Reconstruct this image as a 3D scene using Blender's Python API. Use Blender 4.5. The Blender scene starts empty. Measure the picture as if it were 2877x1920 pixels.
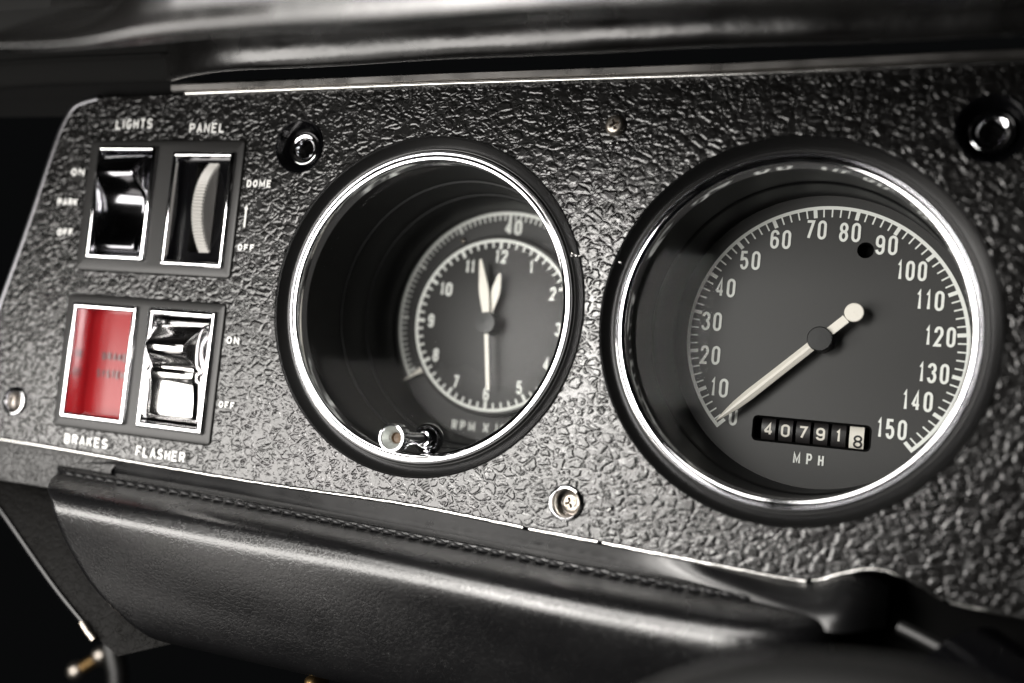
import bpy, bmesh, math, random
from math import sin, cos, pi, radians, hypot, sqrt, atan2
from mathutils import Vector, Matrix

random.seed(7)
SC = bpy.context.scene
COL = SC.collection
S = 0.065            # one unit of the panel plan (outer radius of a gauge) in metres


def P(u, v, w=0.0):
    """panel plan (u right, v up, w out towards the driver) -> world metres"""
    return Vector((u * S, -w * S, v * S))


# ------------------------------------------------------------------ camera
CAM_C = (2.86582485, -0.52547796, 5.54427456)
CAM_R = ((0.922717, -0.069890, 0.379087), (0.091580, 0.994992, -0.039470), (-0.374430, 0.071138, 0.924518))
AX = (0.07786082, 0.38589867, 0.08755239)   # axis-angle of the camera in plan axes


def cam_matrix():
    r = Vector((0.07784178, 0.38583559, 0.08752308))
    th = r.length
    R = Matrix.Rotation(th, 3, r.normalized())
    M = Matrix(((1, 0, 0), (0, 0, -1), (0, 1, 0)))
    m = (M @ R).to_4x4()
    m.translation = P(*CAM_C)
    return m


cd = bpy.data.cameras.new("camera")
cam = bpy.data.objects.new("camera", cd)
COL.objects.link(cam)
cam.matrix_world = cam_matrix()
cd.sensor_width = 36
cd.lens = 37.8354
cd.clip_start = 0.01
cd.clip_end = 50
cd.dof.use_dof = True
cd.dof.focus_distance = 6.22 * S
cd.dof.aperture_fstop = 4.0
SC.camera = cam

# ------------------------------------------------------------------ world, lamps, exposure
wd = bpy.data.worlds.new("World")
SC.world = wd
wd.use_nodes = True
wd.node_tree.nodes["Background"].inputs[0].default_value = (0.9, 0.95, 1.0, 1)
wd.node_tree.nodes["Background"].inputs[1].default_value = 0.003
SC.view_settings.view_transform = 'Standard'
SC.view_settings.look = 'None'
SC.view_settings.gamma = 1
SC.view_settings.exposure = 0
SC.view_settings.use_curve_mapping = False


def area(name, pos, target, sx, sy, radiance, color):
    l = bpy.data.lights.new(name, 'AREA')
    l.shape = 'RECTANGLE'
    l.size = sx * S
    l.size_y = sy * S
    l.energy = radiance * pi * sx * S * sy * S
    l.color = color
    o = bpy.data.objects.new(name, l)
    COL.objects.link(o)
    o.location = P(*pos)
    d = P(*target) - P(*pos)
    o.rotation_euler = d.to_track_quat('-Z', 'Y').to_euler()
    return o


area("side_window_light", (-4.75, -2.1, 7.0), (-1.0, -1.2, 0), 9.0, 3.8, 10.0, (1.0, 0.965, 0.92))
area("key_light", (-1.9, 0.8, 9.0), (1.0, 0.0, 0), 2.8, 2.4, 27.0, (1.0, 0.965, 0.92))  # added key lamp for the dials and hand shadows, no source in view
area("upper_fill_light", (-2.0, 4.5, 7.0), (0.0, 0.2, 1.0), 5.0, 4.0, 9.0, (1.0, 0.97, 0.93))  # added lamp behind the driver, sized for hood and bezel highlights
area("upper_fill_light", (1.8, 4.5, 7.0), (1.5, 0.2, 1.0), 1.7, 4.0, 8.0, (1.0, 0.97, 0.93))  # second added lamp, for the right-hand highlight on the hood
area("lap_fill_light", (-6.0, -6.6, 6.0), (-1.0, -1.6, 0), 4.5, 2.6, 1.4, (1.0, 0.95, 0.9))  # added fill lamp, placed to put a soft glow on the knee pad

# ------------------------------------------------------------------ materials
MATS = {}


def mat(name, base, rough=0.5, metal=0.0, spec=0.5, coat=0.0, coat_rough=0.05, bump=None, noise_col=None, rough_var=None):
    m = bpy.data.materials.new(name)
    m.use_nodes = True
    nt = m.node_tree
    b = nt.nodes["Principled BSDF"]
    b.inputs["Base Color"].default_value = (*base, 1)
    b.inputs["Roughness"].default_value = rough
    b.inputs["Metallic"].default_value = metal
    b.inputs["Specular IOR Level"].default_value = spec
    b.inputs["Coat Weight"].default_value = coat
    b.inputs["Coat Roughness"].default_value = coat_rough
    N = nt.nodes.new
    L = nt.links.new
    tc = N("ShaderNodeTexCoord")
    if noise_col:                       # slight wear or dust mottling of the thing itself
        n = N("ShaderNodeTexNoise")
        n.inputs["Scale"].default_value = noise_col[0]
        n.inputs["Detail"].default_value = 6
        L(tc.outputs["Object"], n.inputs["Vector"])
        r = N("ShaderNodeMix")
        r.data_type = 'RGBA'
        mr = N("ShaderNodeMapRange")
        mr.inputs[1].default_value = noise_col[2]
        mr.inputs[2].default_value = noise_col[3]
        L(n.outputs["Fac"], mr.inputs[0])
        L(mr.outputs[0], r.inputs[0])
        r.inputs[6].default_value = (*base, 1)
        r.inputs[7].default_value = (*noise_col[1], 1)
        L(r.outputs[2], b.inputs["Base Color"])
    if rough_var:
        n = N("ShaderNodeTexNoise")
        n.inputs["Scale"].default_value = rough_var[0]
        n.inputs["Detail"].default_value = 5
        L(tc.outputs["Object"], n.inputs["Vector"])
        mr = N("ShaderNodeMapRange")
        mr.inputs[1].default_value = 0.3
        mr.inputs[2].default_value = 0.7
        mr.inputs[3].default_value = rough - rough_var[1]
        mr.inputs[4].default_value = rough + rough_var[1]
        L(n.outputs["Fac"], mr.inputs[0])
        L(mr.outputs[0], b.inputs["Roughness"])
    if bump:                            # (scale, strength, distance)
        n = N("ShaderNodeTexNoise")
        n.inputs["Scale"].default_value = bump[0]
        n.inputs["Detail"].default_value = 4
        L(tc.outputs["Object"], n.inputs["Vector"])
        bp = N("ShaderNodeBump")
        bp.inputs["Strength"].default_value = bump[1]
        bp.inputs["Distance"].default_value = bump[2]
        L(n.outputs["Fac"], bp.inputs["Height"])
        L(bp.outputs[0], b.inputs["Normal"])
    MATS[name] = m
    return m


def grain_mat(name, base, rough, scale, dist, fine=1.0, stretch=(1, 1, 1), groove=0.16, spec=0.55):
    """moulded leather grain: flat islands parted by narrow wandering grooves"""
    m = mat(name, base, rough, spec=spec, rough_var=(70, 0.03))
    nt = m.node_tree
    N = nt.nodes.new
    L = nt.links.new
    b = nt.nodes["Principled BSDF"]
    tc = N("ShaderNodeTexCoord")
    mp = N("ShaderNodeMapping")
    mp.inputs["Scale"].default_value = stretch
    mp.inputs["Location"].default_value = (0.31, 0.17, 0.23)
    mp.inputs["Rotation"].default_value = (0.43, 0.61, 0.05)
    L(tc.outputs["Object"], mp.inputs[0])
    wn = N("ShaderNodeTexNoise")
    wn.inputs["Scale"].default_value = scale * 0.8
    wn.inputs["Detail"].default_value = 2.5
    wn.inputs["Roughness"].default_value = 0.6
    L(mp.outputs[0], wn.inputs["Vector"])
    sub = N("ShaderNodeVectorMath")
    sub.operation = 'SUBTRACT'
    sub.inputs[1].default_value = (0.5, 0.5, 0.5)
    L(wn.outputs["Color"], sub.inputs[0])
    sc = N("ShaderNodeVectorMath")
    sc.operation = 'SCALE'
    sc.inputs["Scale"].default_value = 1.0 / scale
    L(sub.outputs[0], sc.inputs[0])
    add = N("ShaderNodeVectorMath")
    add.operation = 'ADD'
    L(mp.outputs[0], add.inputs[0])
    L(sc.outputs[0], add.inputs[1])
    # two nets of grooves; each fades in and out, so that islands run together and grooves end blind
    h = None
    for k, (mul, g, lo_, hi_, left) in enumerate(((1.0, groove, .58, .76, .45), (1.85, groove, .36, .54, .88))):
        v = N("ShaderNodeTexVoronoi")
        v.feature = 'DISTANCE_TO_EDGE'
        v.inputs["Scale"].default_value = scale * mul
        v.inputs["Randomness"].default_value = 1.0
        L(add.outputs[0], v.inputs["Vector"])
        mr = N("ShaderNodeMapRange")
        mr.interpolation_type = 'SMOOTHSTEP'
        mr.inputs[1].default_value = 0.0
        mr.inputs[2].default_value = g
        L(v.outputs["Distance"], mr.inputs[0])
        n2 = N("ShaderNodeTexNoise")
        n2.inputs["Scale"].default_value = scale * (0.55 + .2 * k)
        n2.inputs["Detail"].default_value = 1
        L(mp.outputs[0], n2.inputs["Vector"])
        m2 = N("ShaderNodeMapRange")
        m2.interpolation_type = 'SMOOTHSTEP'
        m2.inputs[1].default_value = lo_
        m2.inputs[2].default_value = hi_
        m2.inputs[3].default_value = 0.0
        m2.inputs[4].default_value = left
        L(n2.outputs["Fac"], m2.inputs[0])
        mx = N("ShaderNodeMath")
        mx.operation = 'MAXIMUM'
        L(mr.outputs[0], mx.inputs[0])
        L(m2.outputs[0], mx.inputs[1])
        if h is None:
            h = mx.outputs[0]
        else:
            mm = N("ShaderNodeMath")
            mm.operation = 'MULTIPLY'
            L(h, mm.inputs[0])
            L(mx.outputs[0], mm.inputs[1])
            h = mm.outputs[0]
    und = N("ShaderNodeTexNoise")
    und.inputs["Scale"].default_value = scale * 1.2
    und.inputs["Detail"].default_value = 3
    L(mp.outputs[0], und.inputs["Vector"])
    ma = N("ShaderNodeMath")
    ma.operation = 'MULTIPLY_ADD'
    ma.inputs[1].default_value = 0.25 * fine
    L(und.outputs["Fac"], ma.inputs[0])
    L(h, ma.inputs[2])
    bp = N("ShaderNodeBump")
    bp.inputs["Strength"].default_value = 1.0
    bp.inputs["Distance"].default_value = dist
    L(ma.outputs[0], bp.inputs["Height"])
    L(bp.outputs[0], b.inputs["Normal"])
    return m


M_GRAIN = grain_mat("grained_black_vinyl", (0.004, 0.0038, 0.0036), 0.255, 250, 0.00022, stretch=(.86, 1, 1.15), groove=.25, spec=.8)
M_GRAIN2 = grain_mat("fine_grained_vinyl", (0.006, 0.0058, 0.0055), 0.36, 300, 0.00014)
M_GRAIN3 = grain_mat("dull_grained_vinyl", (0.003, 0.0028, 0.0026), 0.5, 300, 0.00014, spec=0.08)
M_LEATHER = grain_mat("soft_black_leather", (0.004, 0.004, 0.0044), 0.27, 560, 0.000028, fine=0.8, spec=1.0)
M_SATIN = mat("satin_black_plastic", (0.006, 0.006, 0.006), 0.36, spec=0.4, bump=(900, 0.15, 0.0001))
M_PLATE = mat("charcoal_plate", (0.012, 0.0118, 0.0115), 0.42, bump=(1500, 0.1, 0.0001))
M_GLOSS = mat("glossy_black_plastic", (0.002, 0.002, 0.0025), 0.16, rough_var=(60, 0.05))
M_SMOOTH = mat("smooth_black_vinyl", (0.004, 0.004, 0.0044), 0.30, spec=0.7, bump=(700, 0.12, 0.0001), rough_var=(40, 0.08))
M_HOOD = mat("hood_vinyl", (0.004, 0.0038, 0.0036), 0.24, spec=0.7, bump=(26, 0.25, 0.004), rough_var=(30, 0.08))
M_TRIM = mat("semi_gloss_trim", (0.004, 0.004, 0.004), 0.30, spec=0.5, bump=(900, 0.08, 0.0001))
M_SHADE_END = mat("hood_end_shade", (0.004, 0.004, 0.0038), 0.85, spec=0.15, bump=(1800, 0.3, 0.0003))  # dull version of the hood vinyl, shade put into the material
M_HUB = mat("hub_vinyl", (0.008, 0.008, 0.008), 0.40, spec=0.8, bump=(500, 0.1, 0.0001))
M_BLACK = mat("dull_black", (0.002, 0.002, 0.002), 0.8, spec=0.1)
M_WELL = mat("matt_black_well", (0.0035, 0.0036, 0.004), 0.42, spec=0.3, bump=(2500, 0.12, 0.0001))
M_DIAL = mat("dial_paint", (0.026, 0.0255, 0.025), 0.46, spec=0.4, bump=(5200, 0.25, 0.0001), noise_col=(5200, (0.042, 0.040, 0.038), 0.45, 0.7))
M_MARK = mat("dial_white_print", (0.8, 0.81, 0.77), 0.6)
M_INK = mat("white_lettering", (0.78, 0.78, 0.76), 0.5)
M_NEEDLE = mat("needle_paint", (0.8, 0.76, 0.68), 0.35)
M_CHROME = mat("chrome", (0.82, 0.82, 0.84), 0.06, metal=1.0, rough_var=(120, 0.03))
M_DIM_CHROME = mat("dim_reflection_chrome", (0.16, 0.16, 0.17), 0.12, metal=1.0)  # chrome darkened in its colour to stand in for dark reflections
M_ROLL = mat("dark_side_roll", (0.17, 0.17, 0.18), 0.36, metal=1.0)
M_POLISH = mat("polished_rocker", (0.80, 0.79, 0.78), 0.11, metal=1.0, rough_var=(150, 0.04))
M_STRIP = mat("grey_strip", (0.30, 0.29, 0.28), 0.30, metal=1.0, rough_var=(60, 0.08))
M_STEEL = mat("worn_steel", (0.40, 0.37, 0.33), 0.34, metal=1.0, noise_col=(900, (0.28, 0.22, 0.16), 0.5, 0.7), bump=(1200, 0.2, 0.0001))
M_ALU = mat("brushed_strip", (0.7, 0.69, 0.67), 0.22, metal=1.0, rough_var=(80, 0.08))
M_RED = mat("red_lens", (0.21, 0.0015, 0.004), 0.28, spec=0.35, coat=0.15, coat_rough=0.2)
M_REDINK = mat("lens_print", (0.05, 0.010, 0.012), 0.3, coat=0.5, coat_rough=0.2)
M_WHEEL = mat("pale_thumbwheel", (0.40, 0.39, 0.37), 0.38)
M_PALE = mat("pale_satin_metal", (0.52, 0.54, 0.52), 0.35, metal=0.6)
M_BROWN = mat("tarnished_core", (0.10, 0.06, 0.03), 0.5)
M_BRASS = mat("brass", (0.62, 0.40, 0.17), 0.3, metal=1.0)
M_DRUM = mat("drum_black", (0.02, 0.018, 0.018), 0.28)
M_DRUMW = mat("drum_white", (0.78, 0.74, 0.66), 0.4)
M_THREAD = mat("black_thread", (0.02, 0.02, 0.021), 0.45)
M_DUST = mat("dust", (0.7, 0.69, 0.66), 0.6)
M_FLAKE = mat("bright_flake", (0.85, 0.85, 0.83), 0.25, metal=1.0)


def lens_mat():
    m = bpy.data.materials.new("clear_lens")
    m.use_nodes = True
    nt = m.node_tree
    for n in list(nt.nodes):
        nt.nodes.remove(n)
    out = nt.nodes.new("ShaderNodeOutputMaterial")
    tr = nt.nodes.new("ShaderNodeBsdfTransparent")
    tr.inputs[0].default_value = (0.97, 0.98, 0.98, 1)
    gl = nt.nodes.new("ShaderNodeBsdfGlossy")
    gl.inputs["Roughness"].default_value = 0.04
    fr = nt.nodes.new("ShaderNodeFresnel")
    fr.inputs[0].default_value = 1.09
    mx = nt.nodes.new("ShaderNodeMixShader")
    nt.links.new(fr.outputs[0], mx.inputs[0])
    nt.links.new(tr.outputs[0], mx.inputs[1])
    nt.links.new(gl.outputs[0], mx.inputs[2])
    nt.links.new(mx.outputs[0], out.inputs[0])
    return m


M_LENS = lens_mat()

# ------------------------------------------------------------------ mesh helpers


class MB:
    """collects faces in plan coordinates and links them as ONE mesh object"""

    def __init__(self):
        self.bm = bmesh.new()

    def v(self, u, v, w=0.0):
        return self.bm.verts.new((u, v, w))

    def loft(self, loops, closed=True, cap0=False, cap1=False):
        rows = [[self.v(*q) for q in lp] for lp in loops]
        n = len(rows[0])
        for a, b in zip(rows[:-1], rows[1:]):
            for i in range(n if closed else n - 1):
                j = (i + 1) % n
                try:
                    self.bm.faces.new((a[i], a[j], b[j], b[i]))
                except ValueError:
                    pass
        if cap0:
            self.bm.faces.new(rows[0])
        if cap1:
            self.bm.faces.new(rows[-1])
        return rows

    def lathe(self, prof, cu=0.0, cv=0.0, n=128, shift=None, cap=False):
        loops = []
        for r, w in prof:
            a, b = (cu, cv) if shift is None else shift(w)
            loops.append([(a + r * cos(2 * pi * i / n), b + r * sin(2 * pi * i / n), w) for i in range(n)])
        return self.loft(loops, True, False, cap)

    def box(self, u0, u1, v0, v1, w0, w1):
        q = [(u0, v0), (u1, v0), (u1, v1), (u0, v1)]
        self.loft([[(a, b, w0) for a, b in q], [(a, b, w1) for a, b in q]], True, True, True)

    def tube(self, pts, r, n=10, closed=False, radii=None):
        pts = [Vector(p) for p in pts]
        loops = []
        up = Vector((0.13, 0.21, 0.97))
        m = len(pts)
        for i, p in enumerate(pts):
            a = pts[(i - 1) % m] if (closed or i > 0) else p
            b = pts[(i + 1) % m] if (closed or i < m - 1) else p
            t = (b - a).normalized()
            x = t.cross(up)
            if x.length < 1e-3:
                x = t.cross(Vector((1, 0, 0)))
            x.normalize()
            y = t.cross(x).normalized()
            rr = radii[i] if radii else r
            loops.append([tuple(p + x * rr * cos(2 * pi * k / n) + y * rr * sin(2 * pi * k / n)) for k in range(n)])
        if closed:
            loops.append(loops[0])
        self.loft(loops, True, not closed, not closed)

    def poly_holes(self, outer, holes, w, depth=None):
        """flat sheet with holes; depth adds the walls going back to that w"""
        es = []
        for lp in [outer] + holes:
            vs = [self.v(a, b, w) for a, b in lp]
            for i in range(len(vs)):
                es.append(self.bm.edges.new((vs[i], vs[(i + 1) % len(vs)])))
            if depth is not None:
                bs = [self.v(a, b, depth) for a, b in lp]
                for i in range(len(vs)):
                    j = (i + 1) % len(vs)
                    self.bm.faces.new((vs[i], vs[j], bs[j], bs[i]))
        bmesh.ops.triangle_fill(self.bm, use_beauty=True, use_dissolve=False, edges=es, normal=(0, 0, 1))

    def bevel(self, width, segs=2, angle=35):
        bmesh.ops.remove_doubles(self.bm, verts=self.bm.verts, dist=1e-6)
        bmesh.ops.recalc_face_normals(self.bm, faces=self.bm.faces)
        es = [e for e in self.bm.edges if len(e.link_faces) == 2 and e.calc_face_angle(0) > radians(angle)]
        bmesh.ops.bevel(self.bm, geom=es, offset=width, segments=segs, profile=0.6, affect='EDGES', clamp_overlap=True)

    def build(self, name, material, parent=None, smooth=38, recalc=True):
        bm = self.bm
        bmesh.ops.remove_doubles(bm, verts=bm.verts, dist=1e-6)
        if recalc:
            bmesh.ops.recalc_face_normals(bm, faces=bm.faces)
        org = Vector(parent["plan"]) if parent is not None else Vector(self.org if hasattr(self, "org") else (0, 0, 0))
        for v in bm.verts:
            d = v.co - org
            v.co = (d.x * S, -d.z * S, d.y * S)
        me = bpy.data.meshes.new(name)
        bm.to_mesh(me)
        bm.free()
        me.materials.append(material)
        if smooth:
            for p in me.polygons:
                p.use_smooth = True
            me.set_sharp_from_angle(angle=radians(smooth))
        o = bpy.data.objects.new(name, me)
        COL.objects.link(o)
        o["plan"] = tuple(org)
        if parent is not None:
            o.parent = parent
        else:
            o.location = P(*org)
        return o


def thing(name, label, cat, plan, group=None):
    o = bpy.data.objects.new(name, None)
    COL.objects.link(o)
    o.location = P(*plan)
    o.empty_display_size = 0.02
    o["plan"] = tuple(float(x) for x in plan)
    o["label"] = label
    o["category"] = cat
    if group:
        o["group"] = group
    return o


def tag(o, label, cat, group=None, kind=None):
    o["label"] = label
    o["category"] = cat
    if group:
        o["group"] = group
    if kind:
        o["kind"] = kind
    return o


def dup(root, plan, label):
    """copy of a thing with copies of its parts and sub-parts"""
    r = root.copy()
    COL.objects.link(r)
    r.location = P(*plan)
    r["label"] = label
    for ch in list(root.children):
        c = ch.copy()
        COL.objects.link(c)
        c.parent = r
        for g in list(ch.children):
            d = g.copy()
            COL.objects.link(d)
            d.parent = c
    return r


def circle(cu, cv, r, n=96):
    return [(cu + r * cos(2 * pi * i / n), cv + r * sin(2 * pi * i / n)) for i in range(n)]


def rrect(u0, u1, v0, v1, r=0.02, n=4, inset=0.0):
    u0, u1, v0, v1 = u0 + inset, u1 - inset, v0 + inset, v1 - inset
    r = max(r - inset, 0.002)
    out = []
    for cu, cv, a in ((u1 - r, v1 - r, 0), (u0 + r, v1 - r, 90), (u0 + r, v0 + r, 180), (u1 - r, v0 + r, 270)):
        for k in range(n + 1):
            t = radians(a + 90 * k / n)
            out.append((cu + r * cos(t), cv + r * sin(t)))
    return out


def rect_loft(mb, u0, u1, v0, v1, prof, r=0.02, cap1=False):
    loops = [[(a, b, w) for a, b in rrect(u0, u1, v0, v1, r, 4, ins)] for ins, w in prof]
    mb.loft(loops, True, False, cap1)


def path_at(pts, u):
    for (a, b), (c, d) in zip(pts[:-1], pts[1:]):
        if u <= c:
            t = (u - a) / (c - a)
            return b + (d - b) * t
    return pts[-1][1]


def smooth_path(pts, n=8):
    """Catmull-Rom through plan points"""
    out = []
    q = [pts[0]] + list(pts) + [pts[-1]]
    for i in range(1, len(q) - 2):
        p0, p1, p2, p3 = (Vector(x) for x in q[i - 1:i + 3])
        for k in range(n):
            t = k / n
            out.append(tuple(0.5 * ((2 * p1) + (p2 - p0) * t + (2 * p0 - 5 * p1 + 4 * p2 - p3) * t * t + (3 * p1 - p0 - 3 * p2 + p3) * t ** 3)))
    out.append(tuple(pts[-1]))
    return out


# ------------------------------------------------------------------ stroke lettering


def arc(cx, cy, rx, ry, a0, a1, n=10):
    return [(cx + rx * cos(radians(a0 + (a1 - a0) * i / n)), cy + ry * sin(radians(a0 + (a1 - a0) * i / n))) for i in range(n + 1)]


_six = [arc(.5, .77, .5, .23, 5, 180) + [(0, .25)] + arc(.5, .25, .5, .25, 180, 360) + [(1, .37)] + arc(.5, .37, .5, .21, 0, 165)]
GL = {
    '0': [arc(.5, .77, .5, .23, 0, 180) + arc(.5, .23, .5, .23, 180, 360) + [(1, .77), (1, .775)]],
    '1': [[(.12, .80), (.62, 1.0), (.62, 0)]],
    '2': [[(0, .72)] + arc(.5, .77, .5, .23, 180, 0) + [(.98, .62), (.0, .0), (1, .0)]],
    '3': [arc(.46, .77, .5, .23, 172, -88), arc(.46, .27, .54, .27, 88, -172)],
    '4': [[(.76, 0), (.76, 1), (0, .27)], [(0, .27), (1.08, .27)]],
    '5': [[(.95, 1), (.10, 1), (.04, .56)] + arc(.5, .31, .5, .31, 125, -165)],
    '6': _six,
    '7': [[(0, 1), (1, 1), (.32, 0)]],
    '8': [arc(.5, .765, .46, .235, -90, 270, 20), arc(.5, .265, .5, .265, 90, 450, 20)],
    '9': [[(1 - a, 1 - b) for a, b in _six[0]]],
    'A': [[(0, 0), (.5, 1), (1, 0)], [(.17, .33), (.83, .33)]],
    'B': [[(0, 0), (0, 1), (.6, 1)] + arc(.6, .765, .36, .235, 90, -90) + [(0, .53)], [(.6, .53)] + arc(.62, .265, .38, .265, 90, -90) + [(0, 0)]],
    'D': [[(0, 0), (0, 1), (.45, 1)] + arc(.45, .5, .55, .5, 90, -90) + [(0, 0)]],
    'E': [[(1, 1), (0, 1), (0, 0), (1, 0)], [(0, .52), (.85, .52)]],
    'F': [[(1, 1), (0, 1), (0, 0)], [(0, .5), (.85, .5)]],
    'G': [arc(.5, .5, .5, .5, 40, 315, 18) + [(1, .42), (.58, .42)]],
    'H': [[(0, 0), (0, 1)], [(1, 0), (1, 1)], [(0, .52), (1, .52)]],
    'I': [[(.5, 0), (.5, 1)]],
    'K': [[(0, 0), (0, 1)], [(.95, 1), (.05, .42)], [(.35, .62), (1, 0)]],
    'L': [[(0, 1), (0, 0), (1, 0)]],
    'M': [[(0, 0), (0, 1), (.5, .2), (1, 1), (1, 0)]],
    'N': [[(0, 0), (0, 1), (1, 0), (1, 1)]],
    'O': [arc(.5, .5, .5, .5, 0, 360, 24)],
    'P': [[(0, 0), (0, 1), (.58, 1)] + arc(.58, .73, .42, .27, 90, -90) + [(0, .46)]],
    'R': [[(0, 0), (0, 1), (.58, 1)] + arc(.58, .74, .42, .26, 90, -90) + [(0, .48)], [(.5, .48), (1, 0)]],
    'S': [arc(.5, .75, .46, .25, 25, 270, 12) + arc(.5, .25, .5, .25, 90, -155, 12)],
    'T': [[(.5, 0), (.5, 1)], [(0, 1), (1, 1)]],
    'X': [[(0, 0), (1, 1)], [(0, 1), (1, 0)]],
    'Y': [[(0, 1), (.5, .45), (1, 1)], [(.5, .45), (.5, 0)]],
}
THIN = {'1': .62, 'I': .35}


def stroke(mb, pts, t, w, closed=False):
    pts = [Vector(p) for p in pts]
    keep = [pts[0]]
    for p in pts[1:]:
        if (p - keep[-1]).length > t * 0.08:
            keep.append(p)
    pts = keep
    L, R = [], []
    for i, p in enumerate(pts):
        d0 = (p - pts[i - 1]).normalized() if i > 0 else None
        d1 = (pts[i + 1] - p).normalized() if i < len(pts) - 1 else None
        if d0 is None:
            d0 = d1
        if d1 is None:
            d1 = d0
        n0, n1 = Vector((-d0.y, d0.x)), Vector((-d1.y, d1.x))
        m = n0 + n1
        if m.length < 1e-4:
            m = n0.copy()
        m.normalize()
        k = min(1 / max(m.dot(n0), 0.4), 2.2)
        L.append(p + m * t / 2 * k)
        R.append(p - m * t / 2 * k)
    a = [mb.v(q.x, q.y, w + .00005 * i) for i, q in enumerate(L)]
    b = [mb.v(q.x, q.y, w + .00005 * i) for i, q in enumerate(R)]
    for i in range(len(pts) - 1):
        try:
            mb.bm.faces.new((b[i], b[i + 1], a[i + 1], a[i]))
        except ValueError:
            pass


def text(mb, s, u0, v0, width, height, t, w, gap=0.35, per=None):
    """write s with its box from (u0, v0); width is that of the whole word"""
    us = [THIN.get(c, 1.0) if c != ' ' else 0.6 for c in s]
    us = [1.25 * x if c == 'M' else x for x, c in zip(us, s)]
    tot = sum(us) + gap * (len(s) - 1)
    k = width / tot
    x = u0
    z = w
    for c, wd_ in zip(s, us):
        cw = wd_ * k
        for st in GL.get(c, []):
            pts = [(x + t / 2 + a * max(cw - t, 0.001), v0 + t / 2 + b * (height - t)) for a, b in st]
            stroke(mb, pts, t, z)
            z += 0.0016
        x += (wd_ + gap) * k


# ------------------------------------------------------------------ instrument panel
D = 2.086
BEAD = [(-3.45, -1.095), (-2.8, -1.100), (-2.05, -1.117), (-.91, -1.138), (.08, -1.140), (.84, -1.178), (1.32, -1.198), (1.86, -1.222), (2.17, -1.237),
        (2.32, -1.225), (2.44, -1.172), (2.58, -1.130), (2.70, -1.140), (2.82, -1.180), (2.90, -1.221), (3.07, -1.243), (3.9, -1.27)]
TOP = [(-2.60, 1.265), (-1.86, 1.276), (-.05, 1.303), (1.73, 1.318), (2.79, 1.342), (3.9, 1.36)]
LEFT = [(-3.45, -1.095), (-3.40, -.75), (-3.262, -.243), (-3.095, .316), (-2.93, .932), (-2.86, 1.12), (-2.78, 1.22), (-2.60, 1.265)]

bead_s = smooth_path(BEAD, 6)
left_s = smooth_path(LEFT, 5)
outer = bead_s + [(3.9, 1.36)] + list(reversed(TOP[:-1])) + list(reversed(left_s))[1:-1]

UP_PLATE = (-2.615, -1.345, .085, .975)
LO_PLATE = (-2.640, -1.350, -.965, -.070)

panel = thing("instrument_panel", "black grained instrument panel holding both round gauges and the switches", "dashboard", (0, 0, -.05))
mb = MB()
holes = [circle(1.0, -1.018, .090, 40), circle(-3.0, -.834, .090, 40), circle(0, 0, .998), circle(D, 0, .998), circle(-.953, .935, .157, 48), circle(2.963, 1.028, .157, 48),
         rrect(*UP_PLATE, .03), rrect(*LO_PLATE, .03)]
mb.poly_holes(outer, holes, 0.0, -.06)
face = mb.build("face", M_GRAIN, panel, smooth=30)

mb = MB()                                  # rounded black roll down the left end
mb.tube([(a - .012, b, -.03) for a, b in left_s], .034, 12)
mb.build("side_roll", M_ROLL, panel)
mb = MB()                                  # the flange outside it
lo = [(a - .05, b, -.05) for a, b in left_s]
lo2 = [(a - .17, b + .02, -.16) for a, b in left_s]
lo3 = [(a - .21, b + .03, -.6) for a, b in left_s]
mb.loft([lo, lo2, lo3], closed=False)
mb.build("side_flange", M_SATIN, panel)

mb = MB()                                  # bright bead along the lower edge
bl = [q for q in bead_s if q[0] > -2.08]
k0 = 0
for gap_u in (.80, 1.22, 2.30, 2.93, 9):      # worn through here and there
    seg = []
    u_ = bl[0][0] if k0 == 0 else prev + .007
    while u_ < min(gap_u, bl[-1][0]):
        seg.append((u_, path_at(bead_s, u_) - .006 + random.uniform(-.0016, .0016), .006))
        u_ += .03
    prev = gap_u
    k0 = 1
    if len(seg) > 1:
        mb.tube(seg, .012, 10, radii=[random.uniform(.0095, .0135) for q in seg])
mb.build("lower_bead", M_ALU, panel)
mb = MB()
bl = [q for q in bead_s if q[0] <= -2.0]
mb.tube([(a, b - .004, .004) for a, b in bl], .014, 10)
mb.build("lower_bead", M_ALU, panel)

tp = [(a, b) for a, b in TOP]
mb = MB()                                  # strip along the upper edge: a thin bead and a flat band over it
mb.tube([(a, b + .004, .012) for a, b in tp if a > -1.95], .012, 10)
mb.build("upper_bead", M_ALU, panel)
mb = MB()
rows = []
for dv, w in ((.014, .0), (.022, .03), (.055, .035), (.075, .0), (.075, -.1)):
    rows.append([(a, b + dv, w) for a, b in [(-1.97, path_at(TOP, -1.97))] + [q for q in tp if q[0] > -1.95]])
mb.loft(rows, closed=False)
mb.build("upper_strip", M_STRIP, panel)

# below the bead at the left end: grained return of the panel
mb = MB()
r0 = [(u, path_at(BEAD, u) - .015, .0) for u in (-3.45, -3.2, -2.9, -2.6, -2.3, -2.05)]
r1 = [(u, -1.20 - .0, .012) for u in (-3.5, -3.2, -2.9, -2.6, -2.35, -2.1)]
r2 = [(u, -1.375, -.01) for u in (-3.5, -3.2, -2.9, -2.6, -2.35, -2.1)]
r3 = [(u, -1.39, -.08) for u in (-3.5, -3.2, -2.9, -2.6, -2.35, -2.1)]
mb.loft([r0, r1, r2, r3], closed=False)
mb.build("lower_return", M_GRAIN2, panel)

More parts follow.
